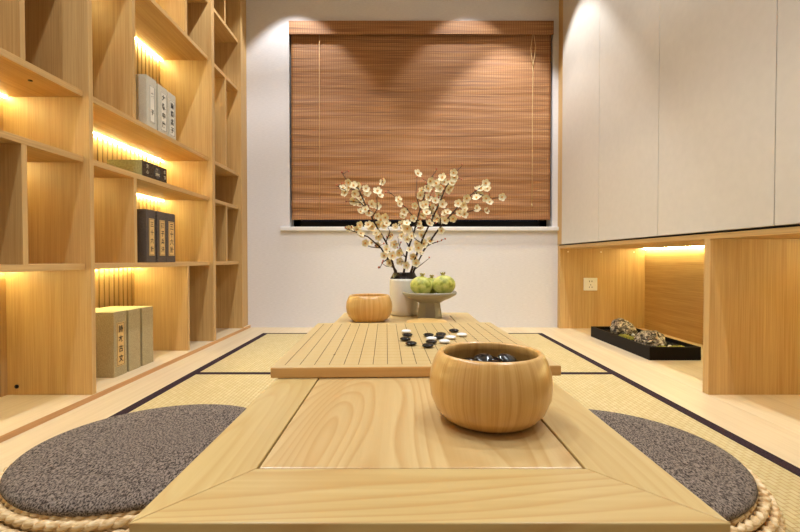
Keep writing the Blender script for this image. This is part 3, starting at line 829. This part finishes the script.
for bi, (lb, tip, main, tw) in enumerate(BRS):       # buds near the tips and scattered
    for ln_ in [main] + tw:
        att[bi].append(('b', (ln_[-1][0] + rnd.uniform(-.5, .5), ln_[-1][1] - 0.5), ln_[-1]))
    for _ in range(8):
        ln_ = rnd.choice([main[3:]] + tw); k = rnd.randrange(len(ln_) - 1); u = rnd.random()
        q = (ln_[k][0] + (ln_[k + 1][0] - ln_[k][0]) * u, ln_[k][1] + (ln_[k + 1][1] - ln_[k][1]) * u)
        att[bi].append(('b', (q[0] + rnd.uniform(-6, 6), q[1] - rnd.uniform(0, 5)), q))
for bi, (lb, tip, main, tw) in enumerate(BRS):
    base = branch_pos(main[0][0], main[0][1], tip); base.y = VY + (bi - 2) * 0.006
    t = thing('blossom_branch', lb, 'flowering branch', tuple(base), 0, 'flowering branches in the white vase')
    mb = MB()
    pts = [branch_pos(x, y, tip) for x, y in main]; pts[0].y = VY + (bi - 2) * 0.006
    n = len(pts); mb.tube(pts, [0.0040 - 0.0029 * i / (n - 1) for i in range(n)], 7)
    for l2 in tw:
        q = [branch_pos(x, y, tip) for x, y in l2]
        off = rnd.uniform(-0.02, 0.02)
        for i in range(1, len(q)): q[i].y += off * i / (len(q) - 1)
        mb.tube(q, [0.0019 - 0.0011 * i / (len(q) - 1) for i in range(len(q))], 5)
    items = []
    for kind, p, q in att[bi]:
        a = branch_pos(q[0], q[1], tip); c = branch_pos(p[0], p[1], tip)
        c.y += rnd.uniform(-0.022, 0.010)
        if (c - a).length > 0.004: mb.tube([a, (a + c) / 2 + Vector((0, 0, 0.002)), c], [0.0009, 0.0008, 0.0007], 4)
        items.append((kind, c))
    mb.build('stem', bark_m, t)
    for kind, c in items:
        o = bpy.data.objects.new('blossom' if kind == 'f' else 'bud', pm if kind == 'f' else bdm); C.objects.link(o); o.parent = t
        o.location = c - base
        if kind == 'f':
            s = rnd.uniform(0.0108, 0.0140); o.scale = (s, s, s)
            d = Vector((rnd.uniform(-0.8, 0.8), -1.0, rnd.uniform(-0.4, 0.9)))
            o.rotation_mode = 'QUATERNION'; o.rotation_quaternion = d.to_track_quat('Z', 'Y')
        else:
            s = rnd.uniform(0.0038, 0.0055); o.scale = (s, s, s); o.rotation_euler = (rnd.uniform(-.7, .7), rnd.uniform(-.7, .7), 0)

# ------------------------------------------------------------------ floor cushions
def cushion(cx, cy, label):
    t = thing('floor_cushion', label, 'floor cushion', (cx, cy, 0), 0, 'round floor cushions beside the table')
    RP = 0.238
    prof = [(0, 0.084), (RP - 0.012, 0.084), (RP - 0.003, 0.087), (RP, 0.092), (RP - 0.001, 0.097), (RP - 0.006, 0.102), (RP - 0.018, 0.1055), (RP - 0.06, 0.108), (RP * 0.4, 0.109), (0, 0.109)]
    MB().lathe(prof, 96, c=(cx, cy, 0)).build('pad', pad_m, t)
    st = MB()
    for ri, (rr, zz) in enumerate([(0.226, 0.0765), (0.2425, 0.0735), (0.254, 0.060), (0.260, 0.044), (0.261, 0.028), (0.255, 0.0135)]):
        n = 40                      # plaits round the ring
        for sgn in range(3):
            pts = []
            m = n * 6
            for i in range(m):
                a = 2 * math.pi * i / m; ph = a * n / 1.5 + sgn * 2 * math.pi / 3 + ri * 1.1
                dr = 0.0085 * math.sin(ph); dz = 0.0048 * math.sin(2 * ph)
                r_ = rr + dr * 0.6 + dz * 0.7; z_ = zz + dr * 0.95
                pts.append((cx + r_ * math.cos(a), cy + r_ * math.sin(a), max(z_, 0.0062)))
            st.tube(pts, 0.0062, 6, closed=True)
    st.build('plaited_straw_ring', straw_m, t)
    MB().lathe([(0, 0.0), (0.245, 0.0), (0.250, 0.02), (0.248, 0.05), (0.232, 0.066), (0.215, 0.083), (0, 0.083)], 64, c=(cx, cy, 0)).build('straw_core', straw_dark, t)
cushion(-0.494, 0.889, 'round charcoal pad on a plaited straw base, left of the low table')
cushion(0.400, 0.862, 'round charcoal pad on a plaited straw base, right of the low table')

# ------------------------------------------------------------------ tray garden
TXa, TXb, TYa, TYb = 1.164, 1.404, 2.045, 2.675
tr = MB(); w = 0.008; th = 0.062
tr.box(TXa, TXb, TYa, TYb, 0.0, 0.008)
tr.box(TXa, TXa + w, TYa, TYb, 0.008, th); tr.box(TXb - w, TXb, TYa, TYb, 0.008, th)
tr.box(TXa + w, TXb - w, TYa, TYa + w, 0.008, th); tr.box(TXa + w, TXb - w, TYb - w, TYb, 0.008, th)
tag(tr.build('garden_tray', tray_m), 'black rectangular tray of a miniature rock garden on the niche floor', 'tray')
sg = MB(); grid = []
nx, ny = 26, 66
for j in range(ny + 1):
    row = []
    for i in range(nx + 1):
        x = TXa + w + (TXb - TXa - 2 * w) * i / nx; y = TYa + w + (TYb - TYa - 2 * w) * j / ny
        row.append(sg.bm.verts.new((x, y, 0.044 + 0.005 * noise.noise(Vector((x * 90, y * 90, 1))))))
    grid.append(row)
for j in range(ny):
    for i in range(nx): sg.bm.faces.new((grid[j][i], grid[j][i + 1], grid[j + 1][i + 1], grid[j + 1][i]))
so2 = sg.build('black_gravel', soil_m); tag(so2, 'fine black gravel filling the garden tray', 'gravel', kind='stuff')
def rock(c, rad, seed, rz, label):
    mb = MB(); mb.blob((0, 0, 0), rad, 0.26, 1.5, 5, seed, flat=-rad[2] * 0.45, M=Matrix.Rotation(rz, 3, 'Z'))
    o = mb.build('garden_rock', rock_m); o.location = (c[0], c[1], c[2] + rad[2] * 0.42)
    return tag(o, label, 'rock', 'rocks in the garden tray')
rock((1.287, 2.535, 0.042), (0.062, 0.064, 0.056), 2.0, 0.3, 'rounder pale weathered rock at the far end of the black tray')
rock((1.272, 2.235, 0.040), (0.070, 0.080, 0.046), 9.0, -0.4, 'longer pale weathered rock nearer the viewer in the black tray')
def moss(c, r, seed, lb):
    mb = MB(); mb.blob((0, 0, 0), r, 0.5, 2.5, 3, seed, flat=0)
    o = mb.build('moss_patch', moss_m); o.location = c; tag(o, lb, 'moss', 'moss patches in the garden tray')
moss((1.245, 2.40, 0.040), (0.030, 0.10, 0.014), 1.0, 'moss patch between the two rocks along the front of the tray')
moss((1.335, 2.105, 0.040), (0.048, 0.035, 0.016), 5.0, 'moss patch in the near right corner of the tray')
moss((1.270, 2.120, 0.040), (0.024, 0.028, 0.013), 8.0, 'small moss patch in front of the nearer rock')
rnd = random.Random(5)
for i in range(9):
    mb = MB(); r_ = rnd.uniform(0.005, 0.011); mb.blob((0, 0, 0), (r_, r_ * 0.9, r_ * 0.7), 0.4, 1.5, 2, i * 3.1)
    o = mb.build('pebble', pebble_m)
    if i < 6: o.location = (rnd.uniform(1.29, 1.34), 2.34 + i * 0.02, 0.050)
    else: o.location = (rnd.uniform(1.27, 1.33), 2.145 - (i - 6) * 0.025, 0.052)
    tag(o, 'small white pebble behind the gap between the rocks' if i < 6 else 'small white pebble in front of the nearer rock', 'pebble', 'pebbles between the rocks' if i < 6 else 'pebbles in front of the nearer rock')

# ------------------------------------------------------------------ lights
def spot(x, y, power, ang=80, blend=0.35, col=(0.94, 0.97, 1.0), size=0.018):
    l = bpy.data.lights.new('downlight', 'SPOT'); l.energy = power; l.spot_size = R(ang); l.spot_blend = blend
    l.color = col; l.shadow_soft_size = size
    o = bpy.data.objects.new('downlight_lamp', l); C.objects.link(o); o.location = (x, y, CEIL - 0.01)
for x, y, p, a in ((-0.71, 2.74, 40, 82), (0.74, 2.64, 78, 74), (0.45, 2.74, 28, 80),
                   (-0.71, 1.90, 55, 116), (-0.71, 1.0, 55, 116), (-0.71, 0.1, 45, 116),
                   (0.74, 1.90, 38, 112), (0.74, 1.0, 46, 112), (0.74, 0.1, 42, 112)):
    spot(x, y, p, a, 0.3)
l = bpy.data.lights.new('room_fill', 'AREA'); l.shape = 'RECTANGLE'; l.size = 1.3; l.size_y = 2.6; l.energy = 3; l.color = (1.0, 0.95, 0.88)  # soft fill light added to lift the whole room, not a real fitting
o = bpy.data.objects.new('room_fill_lamp', l); C.objects.link(o); o.location = (0.05, 0.6, CEIL - 0.01)

w = bpy.data.worlds.new('night'); bpy.context.scene.world = w; w.use_nodes = True
w.node_tree.nodes['Background'].inputs[0].default_value = (0.01, 0.012, 0.02, 1)

# ------------------------------------------------------------------ camera
cam = bpy.data.cameras.new('camera'); co = bpy.data.objects.new('camera', cam); C.objects.link(co)
cam.sensor_width = 36; cam.lens = 36 * F / 800; cam.clip_start = 0.01
co.location = (0, 0, H); co.rotation_euler = (R(90) - math.atan((266 - HY) / F), 0, 0)
sc = bpy.context.scene; sc.camera = co
sc.view_settings.view_transform = 'Standard'; sc.view_settings.look = 'None'; sc.view_settings.gamma = 1; sc.view_settings.exposure = 0.0
sc.cycles.max_bounces = 10; sc.cycles.diffuse_bounces = 6
